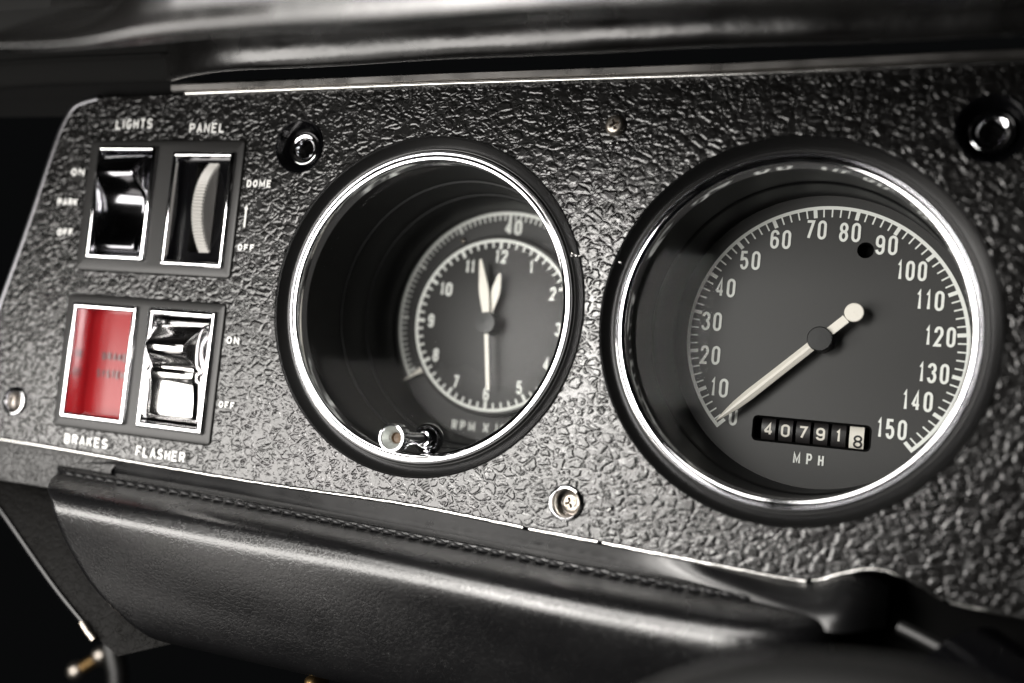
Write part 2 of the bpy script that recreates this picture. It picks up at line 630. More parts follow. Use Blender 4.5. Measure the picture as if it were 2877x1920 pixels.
words = [("LIGHTS", -2.412, 1.045, .318, .068, .012), ("PANEL", -1.800, 1.016, .286, .066, .012), ("DOME", -1.303, .670, .188, .047, .0105),
         ("OFF", -1.315, .267, .130, .042, .0100), ("ON", -2.748, .727, .116, .050, .011), ("PARK", -2.836, .519, .186, .049, .011),
         ("OFF", -2.802, .312, .140, .049, .011), ("BRAKES", -2.517, -1.068, .380, .064, .012), ("FLASHER", -1.918, -1.087, .402, .066, .012),
         ("ON", -1.318, -.320, .096, .046, .0105), ("OFF", -1.320, -.720, .122, .042, .0095)]
for s, u0, v0, wd_, h, t in words:
    mb = MB()
    text(mb, s, u0, v0, wd_, h, t, .011)
    mb.build("lettering", M_INK, panel, smooth=0, recalc=False)
mb = MB()
stroke(mb, [(-1.285, .415), (-1.285, .535)], .013, .011)
q = [mb.v(-1.300, .528, .0115), mb.v(-1.270, .528, .0115), mb.v(-1.285, .560, .0115)]
mb.bm.faces.new(q)
mb.build("arrow", M_INK, panel, smooth=0, recalc=False)


# ------------------------------------------------------------------ gauges
def trim_and_bezel(t, cu, cv):
    mb = MB()
    mb.lathe([(.997, -.05), (.997, .008), (.9945, .013), (.991, .010), (.987, .0), (.985, -.002), (.930, -.041), (.926, -.042), (.922, -.036), (.917, -.034), (.916, -.06)], cu, cv, 160)
    mb.build("trim_ring", M_TRIM, t, smooth=14)
    mb = MB()
    bead = [(.9155, -.05), (.9155, -.030), (.9135, -.020), (.909, -.0135), (.9045, -.0125), (.9015, -.0165), (.9005, -.026), (.8985, -.030), (.8965, -.028), (.8950, -.0225), (.891, -.0205),
            (.866, -.0272), (.862, -.030), (.8595, -.037), (.858, -.09), (.857, -.135)]
    mb.lathe(bead, cu, cv, 200)
    mb.build("chrome_bezel", M_CHROME, t, smooth=50)


def ring_marks(mb, cu, cv, r0, r1, a0, a1, w, n):
    """flat arc band; angles in degrees clockwise from up"""
    lo_, hi_ = [], []
    for i in range(n + 1):
        a = radians(a0 + (a1 - a0) * i / n)
        lo_.append((cu + r0 * sin(a), cv + r0 * cos(a), w))
        hi_.append((cu + r1 * sin(a), cv + r1 * cos(a), w))
    mb.loft([lo_, hi_], closed=False)


def tick(mb, cu, cv, a, r0, r1, t, w):
    a = radians(a)
    d = Vector((sin(a), cos(a)))
    n = Vector((cos(a), -sin(a)))
    c = Vector((cu, cv))
    q = [c + d * r0 - n * t / 2, c + d * r0 + n * t / 2, c + d * r1 + n * t / 2, c + d * r1 - n * t / 2]
    mb.bm.faces.new([mb.v(p.x, p.y, w) for p in q])


# ---- speedometer
SU, SV, SW = 2.171, .018, -.80
sp = thing("speedometer", "round gauge scaled 0 to 150 MPH with an odometer and its needle at zero", "gauge", (D, 0, -.8))
trim_and_bezel(sp, D, 0)


def s_shift(w):
    k = max(0.0, min(1.0, (w + .12) / (SW + .12)))
    return D + (SU - D) * k * .75, SV * k


mb = MB()
mb.lathe([(.866, -.11), (.866, -.16), (.858, -.46), (.850, -.47), (.846, -.49), (.843, -.80), (.843, -.83)], n=128, shift=s_shift)
mb.build("housing", M_WELL, sp, smooth=30)
mb = MB()
mb.lathe([(.852, -.135), (.3, -.128), (.001, -.127)], D, 0, 96)
mb.build("lens", M_LENS, sp)

OW = (-.352, .308, -.604, -.455)
mb = MB()
du, dv = s_shift(SW)
mb.poly_holes(circle(du, dv, .85, 128), [rrect(SU + OW[0], SU + OW[1], SV + OW[2], SV + OW[3], .03), circle(SU + .196, SV + .533, .046, 40)], SW)
dial = mb.build("dial", M_DIAL, sp, smooth=0)
mb = MB()                                   # pressed edge of the odometer window, black well behind
rect_loft(mb, SU + OW[0], SU + OW[1], SV + OW[2], SV + OW[3], [(0, SW), (.006, SW - .006), (.012, SW - .02), (.014, SW - .13)], .03, True)
mb.build("odometer_window", M_BLACK, dial)
mb = MB()
mb.lathe([(.046, SW), (.044, SW - .005), (.044, SW - .12)], SU + .196, SV + .533, 40, cap=True)
mb.build("dial_hole", M_BLACK, dial)

mb = MB()
zw = SW + .003
A0, A1 = -134.8, 138.2
ring_marks(mb, SU, SV, .762, .782, A0, A1, zw, 140)
for i in range(76):
    a = A0 + (A1 - A0) * i / 75
    big = i % 5 == 0
    if i in (0, 75):
        s_ = 1 if i == 0 else -1
        tick(mb, SU, SV, a + .75 * s_, .716, .7615, .021, zw + .0006)
    else:
        tick(mb, SU, SV, a, .715 if big else .717, .764, .0215 if big else .0085, zw + .0006)
nums = {0: (-.466, -.475), 10: (-.562, -.317), 20: (-.633, -.128), 30: (-.641, .072), 40: (-.578, .277), 50: (-.447, .447), 60: (-.281, .578), 70: (-.085, .641),
        80: (.104, .632), 90: (.307, .566), 100: (.452, .426), 110: (.559, .265), 120: (.625, .068), 130: (.606, -.136), 140: (.534, -.296), 150: (.412, -.463)}
for n_, (a, b) in nums.items():
    s_ = str(n_)
    wid = {1: .049, 2: .118, 3: .170}[len(s_)]
    if s_[0] == '1':
        wid -= .014
    if s_ == '110':
        wid -= .012
    text(mb, s_, SU + a - wid / 2, SV + b - .056, wid, .112, .0155, zw, gap=.36)
text(mb, "MPH", SU - .106, SV - .712, .170, .066, .0105, zw, gap=1.05)
mb.build("scale_markings", M_MARK, dial, smooth=0, recalc=False)

# odometer drums
cells = [(-.308, -.244), (-.228, -.166), (-.146, -.084), (-.064, 0.0), (.014, .076), (.094, .158 + .12)]
cells = [(-.306 + i * .0985, -.306 + i * .0985 + .079) for i in range(6)]
vc = SV - .530
for i, ((a, b), dg) in enumerate(zip(cells, "407918")):
    mb = MB()
    R_ = .135
    n = 48
    loops = []
    for k, du_ in ((0.0, .004), (.0, .0), (1.0, .0), (1.0, .004)):
        uu = SU + a + (b - a) * k
        rr = R_ - (.006 if du_ else 0)
        loops.append([(uu, vc + rr * sin(2 * pi * j / n), SW - .045 - R_ + rr * cos(2 * pi * j / n)) for j in range(n)])
    mb.loft(loops, True, True, True)
    drum = mb.build("number_drum", M_DRUMW if i == 5 else M_DRUM, dial)
    mb = MB()
    hh = .073
    off = -.022 if i == 5 else 0.0
    wd_ = .050 if dg != '1' else .03
    text(mb, dg, SU + (a + b) / 2 - wd_ / 2 + (.008 if i == 5 else 0), vc + off - hh / 2, wd_, hh, .0125 if i < 5 else .0105, 0, gap=.3)
    bmesh.ops.subdivide_edges(mb.bm, edges=mb.bm.edges[:], cuts=5, use_grid_fill=True)
    for v in mb.bm.verts:                   # wrap the figure on its drum
        th = (v.co.y - vc) / R_
        lift = .0015 + v.co.z
        v.co.y = vc + (R_ + lift) * sin(th)
        v.co.z = SW - .045 - R_ + (R_ + lift) * cos(th)
    mb.build("figure", M_DRUM if i == 5 else M_DRUMW, drum, smooth=0, recalc=False)

# needle
mb = MB()
zn = SW + .115
hub = Vector((SU, SV))
tip = Vector((SU - .543, SV - .512))
d = (tip - hub).normalized()
nn = Vector((-d.y, d.x))
Lh = (tip - hub).length
sec = [(.05, .029, 0), (.30, .0295, 0), (.50, .031, 0), (.60, .026, 0), (.68, .015, 0), (Lh, .0015, 0)]
rows = []
for s_, hw, _ in sec:
    c = hub + d * s_
    k = hw / .03
    rows.append([(c.x + nn.x * x * hw, c.y + nn.y * x * hw, zn + z * max(k, .2)) for x, z in ((-1, -.012), (-.98, .0), (-.25, .016), (.25, .016), (.98, 0), (1, -.012))])
mb.loft(rows, True, True, True)
needle = mb.build("needle", M_NEEDLE, sp, smooth=30)
mb = MB()
rows = []
for s_, hw in ((.05, .025), (.18, .025)):
    c = hub - d * s_
    rows.append([(c.x + nn.x * x * hw, c.y + nn.y * x * hw, zn + z) for x, z in ((-1, -.012), (-1, .006), (1, .006), (1, -.012))])
mb.loft(rows, True, True, True)
c = hub - d * .236
mb.lathe([(.053, zn - .013), (.053, zn + .004), (.049, zn + .009), (.001, zn + .0095)], c.x, c.y, 40)
mb.build("counterweight", M_NEEDLE, needle, smooth=30)
mb = MB()
mb.lathe([(.070, SW), (.070, SW + .135), (.067, SW + .142), (.064, SW + .1436), (.001, SW + .1437)], SU, SV, 64)
mb.build("hub_cap", M_SATIN, needle, smooth=14)

# ---- clock and tachometer
ck = thing("clock_tachometer", "round gauge with a clock set inside a tachometer and a reset knob", "gauge", (0, 0, -1.2))
trim_and_bezel(ck, 0, 0)
mb = MB()
mb.lathe([(.866, -.11), (.866, -.16), (.842, -.51), (.832, -.515), (.828, -.53), (.822, -.80), (.812, -.805), (.806, -.83), (.800, -1.2), (.800, -1.22)], 0, .01, 128)
mb.build("housing", M_WELL, ck, smooth=30)
mb = MB()
mb.lathe([(.852, -.135), (.3, -.128), (.001, -.127)], 0, 0, 96)
mb.build("lens", M_LENS, ck)
mb = MB()
mb.lathe([(.805, -1.2), (.3, -1.2), (.001, -1.2)], 0, .01, 128)
td = mb.build("tachometer_dial", M_DIAL, ck)
mb = MB()
zt = -1.196
TC = (0, .020)
ring_marks(mb, TC[0], TC[1], .752, .774, -124, 124, zt, 120)
for i in range(81):
    a = -120 + 3 * i
    big = i % 10 == 0
    tick(mb, TC[0], TC[1], a, .705 if big else .715, .755, .020 if big else .010, zt + .0006)
text(mb, "40", -.035, .633, .128, .106, .021, zt, gap=.28)
text(mb, "RPM", -.282, -.730, .178, .068, .014, zt, gap=.55)
text(mb, "X", -.052, -.728, .050, .068, .013, zt)
text(mb, "100", .040, -.728, .130, .068, .014, zt, gap=.5)
mb.build("tachometer_markings", M_MARK, td, smooth=0, recalc=False)
mb = MB()
mb.lathe([(.020, -1.2), (.020, -1.185), (.010, -1.176), (.001, -1.175)], -.337, .582, 24)
mb.build("rivet", M_STEEL, td)
mb = MB()                                   # pointer of the tachometer, coming out from under the clock
hubt = Vector((0, 0))
a = radians(-122.5)
dd = Vector((sin(a), cos(a)))
nn = Vector((-dd.y, dd.x))
rows = []
for s_, hw in ((.40, .030), (.60, .026), (.70, .014), (.79, .002)):
    c = dd * s_
    rows.append([(c.x + nn.x * x * hw, c.y + nn.y * x * hw, -1.15 + z) for x, z in ((-1, -.008), (-.9, .004), (.9, .004), (1, -.008))])
mb.loft(rows, True, True, True)
mb.build("tachometer_pointer", M_NEEDLE, ck, smooth=0)

CW = -1.085
mb = MB()
mb.lathe([(.612, -1.2), (.612, CW - .012), (.606, CW - .002), (.600, CW), (.001, CW)], 0, 0, 128)
cdl = mb.build("clock_dial", M_DIAL, ck, smooth=30)
mb = MB()
zc = CW + .003
ring_marks(mb, 0, 0, .563, .585, 0, 360, zc, 140)
for i in range(60):
    big = i % 5 == 0
    tick(mb, 0, 0, i * 6, .515 if big else .526, .565, .022 if big else .0135, zc + .0006)
for h_ in range(1, 13):
    a = radians(h_ * 30)
    r_ = .466 if h_ not in (10, 11) else .446
    s_ = str(h_)
    wid = .044 if len(s_) == 1 else .092
    if s_ in ('1',):
        wid = .030
    if s_ == '11':
        wid = .070
    text(mb, s_, r_ * sin(a) - wid / 2 + (.01 if len(s_) == 2 else 0), r_ * cos(a) - .046, wid, .092, .0165, zc, gap=.25)
mb.build("clock_markings", M_MARK, cdl, smooth=0, recalc=False)


def hand(name, ang, z, sec, th=.010):
    mb = MB()
    a = radians(ang)
    d_ = Vector((sin(a), cos(a)))
    n_ = Vector((d_.y, -d_.x))
    rows = []
    for s_, hw in sec:
        c = d_ * s_
        rows.append([(c.x + n_.x * x * hw, c.y + n_.y * x * hw, z + zz) for x, zz in ((-1, -th), (-.92, 0), (.92, 0), (1, -th))])
    mb.loft(rows, True, True, True)
    return mb.build(name, M_NEEDLE, ck, smooth=0)


HZ = CW + .115
hand("hour_hand", 7.4, HZ - .03, [(.05, .010), (.09, .014), (.205, .034), (.24, .033), (.325, .014), (.343, .007)])
hand("minute_hand", -12.5, HZ - .005, [(.05, .024), (.10, .029), (.20, .037), (.25, .035), (.41, .013), (.436, .007)])
hand("second_hand", 172.1, HZ + .012, [(.03, .0155), (.40, .0145), (.44, .013)])
mb = MB()
mb.lathe([(.072, CW), (.072, HZ + .024), (.069, HZ + .032), (.001, HZ + .034)], 0, 0, 64)
mb.build("hub_cap", M_SATIN, ck, smooth=14)

# reset knob through the lens
KU, KV = .085, -.765
mb = MB()
mb.lathe([(.036, -.13), (.036, .30)], KU, KV, 32)
knob = mb.build("reset_knob", M_CHROME, ck)
mb = MB()
mb.lathe([(.092, -.125), (.092, -.10), (.084, -.085), (.078, -.07), (.066, -.055), (.050, -.045), (.046, -.03), (.036, -.028)], KU, KV, 48)
mb.build("collar", M_CHROME, knob, smooth=35)
mb = MB()
n = 96
prof = [(.038, .245, 0), (.070, .255, 0), (.0795, .265, 1), (.0795, .335, 1), (.074, .348, 0), (.066, .349, 0), (.062, .343, 0), (.061, .25, 0), (.001, .25, 0)]
loops = []
for r_, w_, kn in prof:
    loops.append([(KU + (r_ - (.005 if kn and i % 4 < 2 else 0)) * cos(2 * pi * i / n), KV + (r_ - (.005 if kn and i % 4 < 2 else 0)) * sin(2 * pi * i / n), w_) for i in range(n)])
mb.loft(loops)
mb.build("knurled_cap", M_CHROME, knob, smooth=30)
mb = MB()
mb.lathe([(.0625, .342), (.052, .322), (.034, .292), (.031, .285)], KU, KV, 48)
mb.build("cap_recess", M_PALE, knob)
mb = MB()
mb.lathe([(.033, .288), (.026, .268), (.001, .262)], KU, KV, 24)
mb.build("cap_core", M_BROWN, knob)


# ------------------------------------------------------------------ switch plates and switches
def switch_plate(name, label, box, holes, w=.016):
    t = thing(name, label, "switch plate", ((box[0] + box[1]) / 2, (box[2] + box[3]) / 2, -.05))
    mb = MB()
    mb.poly_holes(rrect(*box, .028, 4, .022), [rrect(*h, .015) for h in holes], w)
    rect_loft(mb, *box, [(0.004, -.06), (0.004, .004), (.010, .012), (.022, w)], .028)
    mb.build("face", M_PLATE, t, smooth=30)
    return t


HEAD = (-2.515, -2.025, .165, .928)
DIM = (-1.893, -1.402, .145, .893)
BRK = (-2.565, -2.022, -.902, -.130)
FLA = (-1.930, -1.402, -.902, -.128)
switch_plate("switch_plate", "charcoal plate around the headlight rocker and the panel thumbwheel", UP_PLATE, [HEAD, DIM])
switch_plate("switch_plate", "charcoal plate around the red brake lamp and the flasher rocker", LO_PLATE, [BRK, FLA])


def chrome_frame(t, box, deep, fl=.034, floor=M_BLACK, hi=.045, slope=.0055):
    mb = MB()
    rect_loft(mb, *box, [(.002, -.02), (.002, hi - .012), (.006, hi - .005), (.012, hi - .0014 - max(slope, 0) * .4), (fl * .52, hi), (fl - .010, hi + min(slope, 0) * .7 - .0004), (fl - .004, hi - .004), (fl, hi - .012), (fl + .003, deep)], .016)
    mb.build("frame", M_CHROME, t, smooth=50)
    mb = MB()
    i_ = fl + .001
    mb.box(box[0] + i_, box[1] - i_, box[2] + i_, box[3] - i_, deep - .02, deep)
    mb.build("back", floor, t, smooth=0)


def rocker(t, u0, u1, prof, m, base=-.12):
    """profile (w, v) from the upper end to the lower end, swept across the switch"""
    mb = MB()
    sm = smooth_path([(a, b) for a, b in prof], 5)
    cols = []
    for k, inset in ((0, 0.0), (0, 1.0), (1, 1.0), (1, 0.0)):
        pass
    L = []
    for w_, v_ in sm:
        ins = .012 + .26 * max(w_ + .02, 0)
        L.append([(u0, v_, base), (u0, v_, min(w_ - .03, -.0)), (u0 + ins, v_, w_ - .006), (u0 + ins + .012, v_, w_), (u1 - ins - .012, v_, w_), (u1 - ins, v_, w_ - .006), (u1, v_, min(w_ - .03, -.0)), (u1, v_, base)])
    mb.loft(L, closed=False)
    a = L[0]
    b = L[-1]
    mb.bm.faces.new([mb.v(*q) for q in a])
    mb.bm.faces.new([mb.v(*q) for q in b])
    return mb.build("rocker", m, t, smooth=32)


hs = thing("headlight_switch", "chrome rocker switch with dark reflections put in its colour, left of the thumbwheel under the word LIGHTS", "switch", (-2.27, .55, -.1))
chrome_frame(hs, HEAD, -.14)
rocker(hs, -2.470, -2.070, [(-.10, .895), (.03, .868), (.105, .81), (.13, .755), (.118, .70), (.03, .60), (.008, .50), (.02, .40), (.05, .29), (.045, .235), (-.02, .205), (-.10, .20)], M_DIM_CHROME)

ds = thing("panel_dimmer", "pale ribbed thumbwheel in a chrome framed slot under the word PANEL", "thumbwheel", (-1.65, .52, -.1))
mb = MB()
rect_loft(mb, *DIM, [(.002, -.02), (.002, .026), (.006, .034), (.012, .0378), (.020, .040), (.028, .0392), (.033, .035), (.037, .026), (.040, -.045)], .016)
mb.build("frame", M_CHROME, ds, smooth=50)
SL = (-1.742, -1.564, .250, .833)
mb = MB()
mb.poly_holes(rrect(*DIM, .016, 4, .039), [rrect(*SL, .008)], -.04, -.16)
mb.build("face_plate", M_GLOSS, ds, smooth=0)
mb = MB()
mb.box(SL[0] - .1, SL[1] + .1, SL[2] - .06, SL[3] + .06, -.72, -.70)
mb.build("back", M_BLACK, ds, smooth=0)
mb = MB()
n = 240
WR, wv, ww = .41, .541, -.04 - .29
loops = []
for u_, rr in ((-1.660, .36), (-1.660, WR - .012), (-1.654, WR), (-1.578, WR), (-1.572, WR - .012), (-1.572, .36)):
    loops.append([(u_, wv + (rr - (.011 if i % 2 else 0)) * sin(2 * pi * i / n), ww + (rr - (.011 if i % 2 else 0)) * cos(2 * pi * i / n)) for i in range(n)])
mb.loft(loops, True, True, True)
mb.build("thumbwheel", M_WHEEL, ds, smooth=20)

bl_ = thing("brake_warning_lamp", "chrome framed red warning lens reading BRAKE SYSTEM", "warning lamp", (-2.29, -.52, -.1))
chrome_frame(bl_, BRK, -.15, fl=.040, slope=-.0014)
mb = MB()
mb.box(BRK[0] + .041, BRK[1] - .041, BRK[2] + .041, BRK[3] - .041, -.149, -.125)
rl = mb.build("lens", M_RED, bl_, smooth=0)
mb = MB()
text(mb, "BRAKE", -2.410, -.495, .222, .052, .0115, -.122)
text(mb, "SYSTEM", -2.440, -.612, .250, .052, .0110, -.122)
mb.build("lettering", M_REDINK, rl, smooth=0, recalc=False)

fs = thing("flasher_switch", "bright chrome rocker switch beside the red lens above the word FLASHER", "switch", (-1.67, -.52, -.1))
chrome_frame(fs, FLA, -.14, fl=.044, slope=-.0014)
rocker(fs, -1.872, -1.470, [(-.10, -.195), (.0, -.205), (.075, -.275), (.15, -.345), (.16, -.385), (.14, -.425), (.060, -.495), (.068, -.542), (.051, -.60), (.039, -.66), (.031, -.73), (.029, -.79), (.015, -.825), (-.02, -.838), (-.10, -.84)], M_POLISH)

# ------------------------------------------------------------------ sockets and screws
so = thing("bulb_socket", "chrome ringed socket recessed beside the clock gauge", "socket", (-.953, .935, 0), "recessed chrome sockets in the panel")
mb = MB()
mb.lathe([(.172, .001), (.168, .008), (.158, .006), (.150, -.02), (.128, -.09), (.105, -.11), (.1, -.13)], -.953, .935, 64)
mb.build("cup", M_GLOSS, so, smooth=60)
mb = MB()
mb.lathe([(.106, -.13), (.106, -.060), (.103, -.050), (.097, -.047), (.064, -.060), (.060, -.066), (.058, -.20)], -.953, .935, 64)
mb.build("ring", M_CHROME, so, smooth=60)
mb = MB()
mb.lathe([(.06, -.16), (.03, -.2), (.001, -.2)], -.953, .935, 32)
mb.build("bore", M_BLACK, so)
dup(so, (2.963, 1.028, 0), "chrome ringed socket in the dark corner above the speedometer")


def phillips(mb, cu, cv, w0, R_, dome):
    """dome head with a real cross recess"""
    n = 40
    r_in = R_ * .62
    rows = []
    for rr, ww_ in ((R_, w0 - .03), (R_, w0), (R_ * .93, w0 + dome * .45), (R_ * .8, w0 + dome * .8), (r_in, w0 + dome)):
        rows.append([(cu + rr * cos(2 * pi * i / n), cv + rr * sin(2 * pi * i / n), w0 + (ww_ - w0)) for i in range(n)])
    mb.loft(rows)
    hw = R_ * .13
    ar = R_ * .5
    rot = radians(20)
    cross = []
    for k in range(4):
        a = rot + k * pi / 2
        dx, dy = cos(a), sin(a)
        px, py = -dy, dx
        cross += [(cu + dx * ar - px * hw, cv + dy * ar - py * hw), (cu + dx * ar + px * hw, cv + dy * ar + py * hw), (cu + (dx + px) * hw * 1.02, cv + (dy + py) * hw * 1.02)]
    mb.poly_holes(circle(cu, cv, r_in, n), [cross], w0 + dome)
    bt = [mb.v(cu + (a - cu) * .45, cv + (b - cv) * .45, w0 + dome - R_ * .55) for a, b in cross]
    tp_ = [mb.v(a, b, w0 + dome) for a, b in cross]
    m_ = len(cross)
    for i in range(m_):
        mb.bm.faces.new((tp_[i], tp_[(i + 1) % m_], bt[(i + 1) % m_], bt[i]))
    mb.bm.faces.new(bt)


mb = MB()
mb.org = (1.077, 1.052, 0)
phillips(mb, 1.077, 1.052, .012, .058, .026)
tag(mb.build("screw", M_STEEL, None, smooth=40), "worn cross head screw without a washer near the top of the panel", "screw")

cs = thing("cup_washer_screw", "cross head screw in a bright cup washer low between the two gauges", "screw", (1.0, -1.018, 0), "screws in cup washers")
mb = MB()
mb.lathe([(.099, .0), (.099, .012), (.093, .020), (.082, .021), (.077, .014), (.072, -.01), (.068, -.10), (.05, -.11)], 1.0, -1.018, 64)
mb.build("cup_washer", M_CHROME, cs, smooth=50)
mb = MB()
phillips(mb, 1.0, -1.018, -.085, .060, .022)
mb.build("screw_head", M_STEEL, cs, smooth=40)
dup(cs, (-3.0, -.834, 0), "cross head screw in a dull cup washer left of the red brake lens")

# ------------------------------------------------------------------ hood over the panel
hood = thing("dash_hood", "black padded dash hood overhanging the top of the instrument panel", "dash pad", (0, 1.5, .5))
prof = [(.20, 1.46), (.29, 1.405), (.335, 1.36), (.355, 1.328), (.375, 1.316), (.40, 1.322), (.43, 1.36), (.455, 1.42), (.475, 1.50), (.52, 1.60),
        (.80, 1.62), (1.4, 1.42), (1.9, 1.06), (2.06, .87), (2.115, .825), (2.155, .812), (2.19, .822), (2.208, .865), (2.205, .97), (2.12, 1.25), (1.8, 1.6), (1.1, 1.9), (.2, 2.0)]
ps = smooth_path(prof, 4)
mb = MB()
us = [-4.2 + .1 * i for i in range(95)]
rows = []
for u_ in us:
    wob = .010 * sin(u_ * 1.7) + .006 * sin(u_ * 4.1 + 1)
    sl = .012 * u_
    kk = max(0.0, min(1.0, (-.25 - u_) / .6))          # towards its left end the front of the lip leans back
    kk = kk * kk * (3 - 2 * kk)
    rows.append([(u_, b + sl * (1 if a < 1 else .6) + wob * (.3 + .7 * min(max(a, 0), 1)), a - (1.3 * kk * max(0, b - .815) * max(0, min(1, (a - 1.6) / .5)))) for a, b in ps])

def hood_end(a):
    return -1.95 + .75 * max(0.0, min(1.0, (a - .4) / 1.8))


cover, shade_end = MB(), MB()
for src, mbx in (('cover', cover), ('end', shade_end)):
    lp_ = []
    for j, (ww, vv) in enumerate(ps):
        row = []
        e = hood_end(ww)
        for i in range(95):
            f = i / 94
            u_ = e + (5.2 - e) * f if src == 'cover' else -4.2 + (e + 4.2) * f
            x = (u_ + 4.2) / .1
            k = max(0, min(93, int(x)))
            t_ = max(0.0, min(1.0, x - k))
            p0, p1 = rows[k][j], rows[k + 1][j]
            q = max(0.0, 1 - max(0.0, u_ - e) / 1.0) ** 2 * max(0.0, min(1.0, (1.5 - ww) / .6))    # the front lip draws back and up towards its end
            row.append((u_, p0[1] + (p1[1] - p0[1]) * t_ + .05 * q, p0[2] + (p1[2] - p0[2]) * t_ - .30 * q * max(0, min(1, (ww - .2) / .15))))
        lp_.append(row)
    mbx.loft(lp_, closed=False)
cover.build("padded_cover", M_HOOD, hood, smooth=60)
shade_end.build("end_piece", M_SHADE_END, hood, smooth=60)  # left end of the hood split off and dulled to imitate shade
mb = MB()
mb.loft([[(u_, 1.10 + .3, -.10) for u_ in (-4.2, 5.2)], [(u_, 1.36 + .012 * u_, -.14) for u_ in (-4.2, 5.2)], [(u_, 1.2, -.2) for u_ in (-4.2, 5.2)]], closed=False)
mb.build("backing", M_BLACK, hood, smooth=0)

# ------------------------------------------------------------------ lower trim, knee pad, lower panel
TRIM = [(-2.50, -1.205), (-2.0, -1.222), (-1.19, -1.236), (-.37, -1.287), (.83, -1.320), (1.5, -1.352), (2.03, -1.372), (2.25, -1.40), (2.45, -1.42), (2.60, -1.40)]
mb = MB()
mb.org = (0, -1.22, 0)
rows = []
uu = [-2.50 + i * .06 for i in range(int((2.66 + 2.50) / .06) + 1)]
for k in range(13):
    f = k / 12
    row = []
    for u_ in uu:
        top_ = path_at(bead_s, u_) - .018
        if u_ < -2.05:
            top_ = -1.135 - .07 * min(1, (-2.05 - u_) / .45)
        bot_ = path_at(TRIM, u_)
        right = max(0.0, min(1.0, (u_ - 1.2) / 1.2)) ** 2
        w_ = .014 - .032 * f + .30 * right * f + .08 * right * sin(pi * f) + .02 * max(0, -2.2 - u_) * sin(pi * f)
        w_ -= .25 * max(0, (u_ - 2.45) / .2) ** 2
        row.append((u_, top_ + (bot_ - top_) * f, w_))
    rows.append(row)
mb.loft(rows, closed=False)
tag(mb.build("lower_trim_band", M_SMOOTH, None, smooth=50), "smooth black band between the bright bead and the stitched knee pad", "trim")

pad = thing("knee_pad", "black leather knee pad with a stitched upper seam", "knee pad", (0, -1.5, .3))
PR = [(-.02, -1.212), (.03, -1.220), (.065, -1.234), (.078, -1.254), (.105, -1.266), (.18, -1.276), (.28, -1.292), (.36, -1.314), (.408, -1.344), (.434, -1.39), (.436, -1.46), (.385, -1.62), (.305, -1.84), (.24, -2.01), (.18, -2.12), (.10, -2.17), (-.02, -2.19)]
UL = [-2.545, -2.55, -2.545, -2.53, -2.52, -2.49, -2.43, -2.37, -2.31, -2.25, -2.22, -2.16, -2.02, -1.83, -1.66, -1.58, -1.52]
prs = smooth_path([(a, b, c) for (a, b), c in zip(PR, UL)], 5)


def pad_dv(u_):
    if u_ < -1.3:
        return 0.0 - .012 * (u_ + 2.5)
    return -.0144 - .03 * (u_ + 1.3)


def pad_pt(i, u_, ul):
    w_, v_, _ = prs[i]
    t_ = max(0.0, (u_ - ul) / .14)
    t_ = min(t_, max(0.0, (2.45 - u_) / .5))
    k = sqrt(max(0.0, 1 - (1 - min(t_, 1)) ** 2))
    edge = w_ * (.15 + .85 * k)
    bulge = 0.018 * sin(u_ * 2.3 + v_ * 5) * min(1, max(0, (w_ - .3) / .2))
    swell = .0
    if u_ > 1.2:
        swell = .25 * ((u_ - 1.2) / 1.4) ** 2
    return (u_, v_ + pad_dv(u_) * max(0.2, 1 - max(0, -1.45 - v_) * 1.2) + swell * .25 * (1 if v_ < -1.25 else .3), edge + bulge + swell * .5)


mb = MB()
NU = 150
rows = []
for i in range(len(prs)):
    ul = prs[i][2]
    row = []
    for j in range(NU + 1):
        f = (j / NU) ** 1.35
        row.append(pad_pt(i, ul + (2.45 - ul) * f, ul))
    rows.append(row)
mb.loft(rows, closed=False)
mb.bm.faces.new([mb.v(*r[0]) for r in rows])
mb.bm.faces.new([mb.v(*r[-1]) for r in rows])
mb.build("cover", M_LEATHER, pad, smooth=60)
mb = MB()                                   # seam thread: short slanting stitches lying in the seam groove
u_ = -2.40
iseam = 14
while u_ < 2.0:
    a = Vector(pad_pt(iseam, u_, prs[iseam][2])) + Vector((0, .007, .010))
    b = Vector(pad_pt(iseam, u_ + .066, prs[iseam][2])) + Vector((0, -.006, .010))
    m_ = (a + b) / 2 + Vector((0, 0, .008))
    mb.tube([a, a.lerp(m_, .6), m_, b.lerp(m_, .6), b], .01, 8, radii=[.004, .0105, .0125, .0105, .004])
    u_ += .084
mb.build("stitching", M_THREAD, pad, smooth=60)

lp = thing("kick_panel", "dark grained lower panel edge running down behind the knee pad", "trim panel", (-2.6, -1.8, -.1))
mb = MB()
side = [(-3.50, -1.30), (-3.20, -1.46), (-3.0, -1.605), (-2.474, -2.016), (-2.084, -2.275), (-1.9, -2.36)]
rows = [[(a, b, -.03) for a, b in side], [(-3.0 + i * .35, -1.37 - .15 * i, -.16) for i in range(6)], [(-2.0 + i * .4, -1.38 - .14 * i, -.40) for i in range(6)]]
mb.loft(rows, closed=False)
mb.build("face", M_GRAIN3, lp, smooth=60)
mb = MB()
mb.tube([(a, b, -.02) for a, b in smooth_path(side[:5], 6)], .017, 8)
mb.build("edge_bead", M_GLOSS, lp)
mb = MB()
mb.tube([(-2.20, -2.195, -.01), (-2.14, -2.24, 0), (-2.075, -2.285, 0)], .024, 10)
mb.build("edge_clip", M_STEEL, lp)

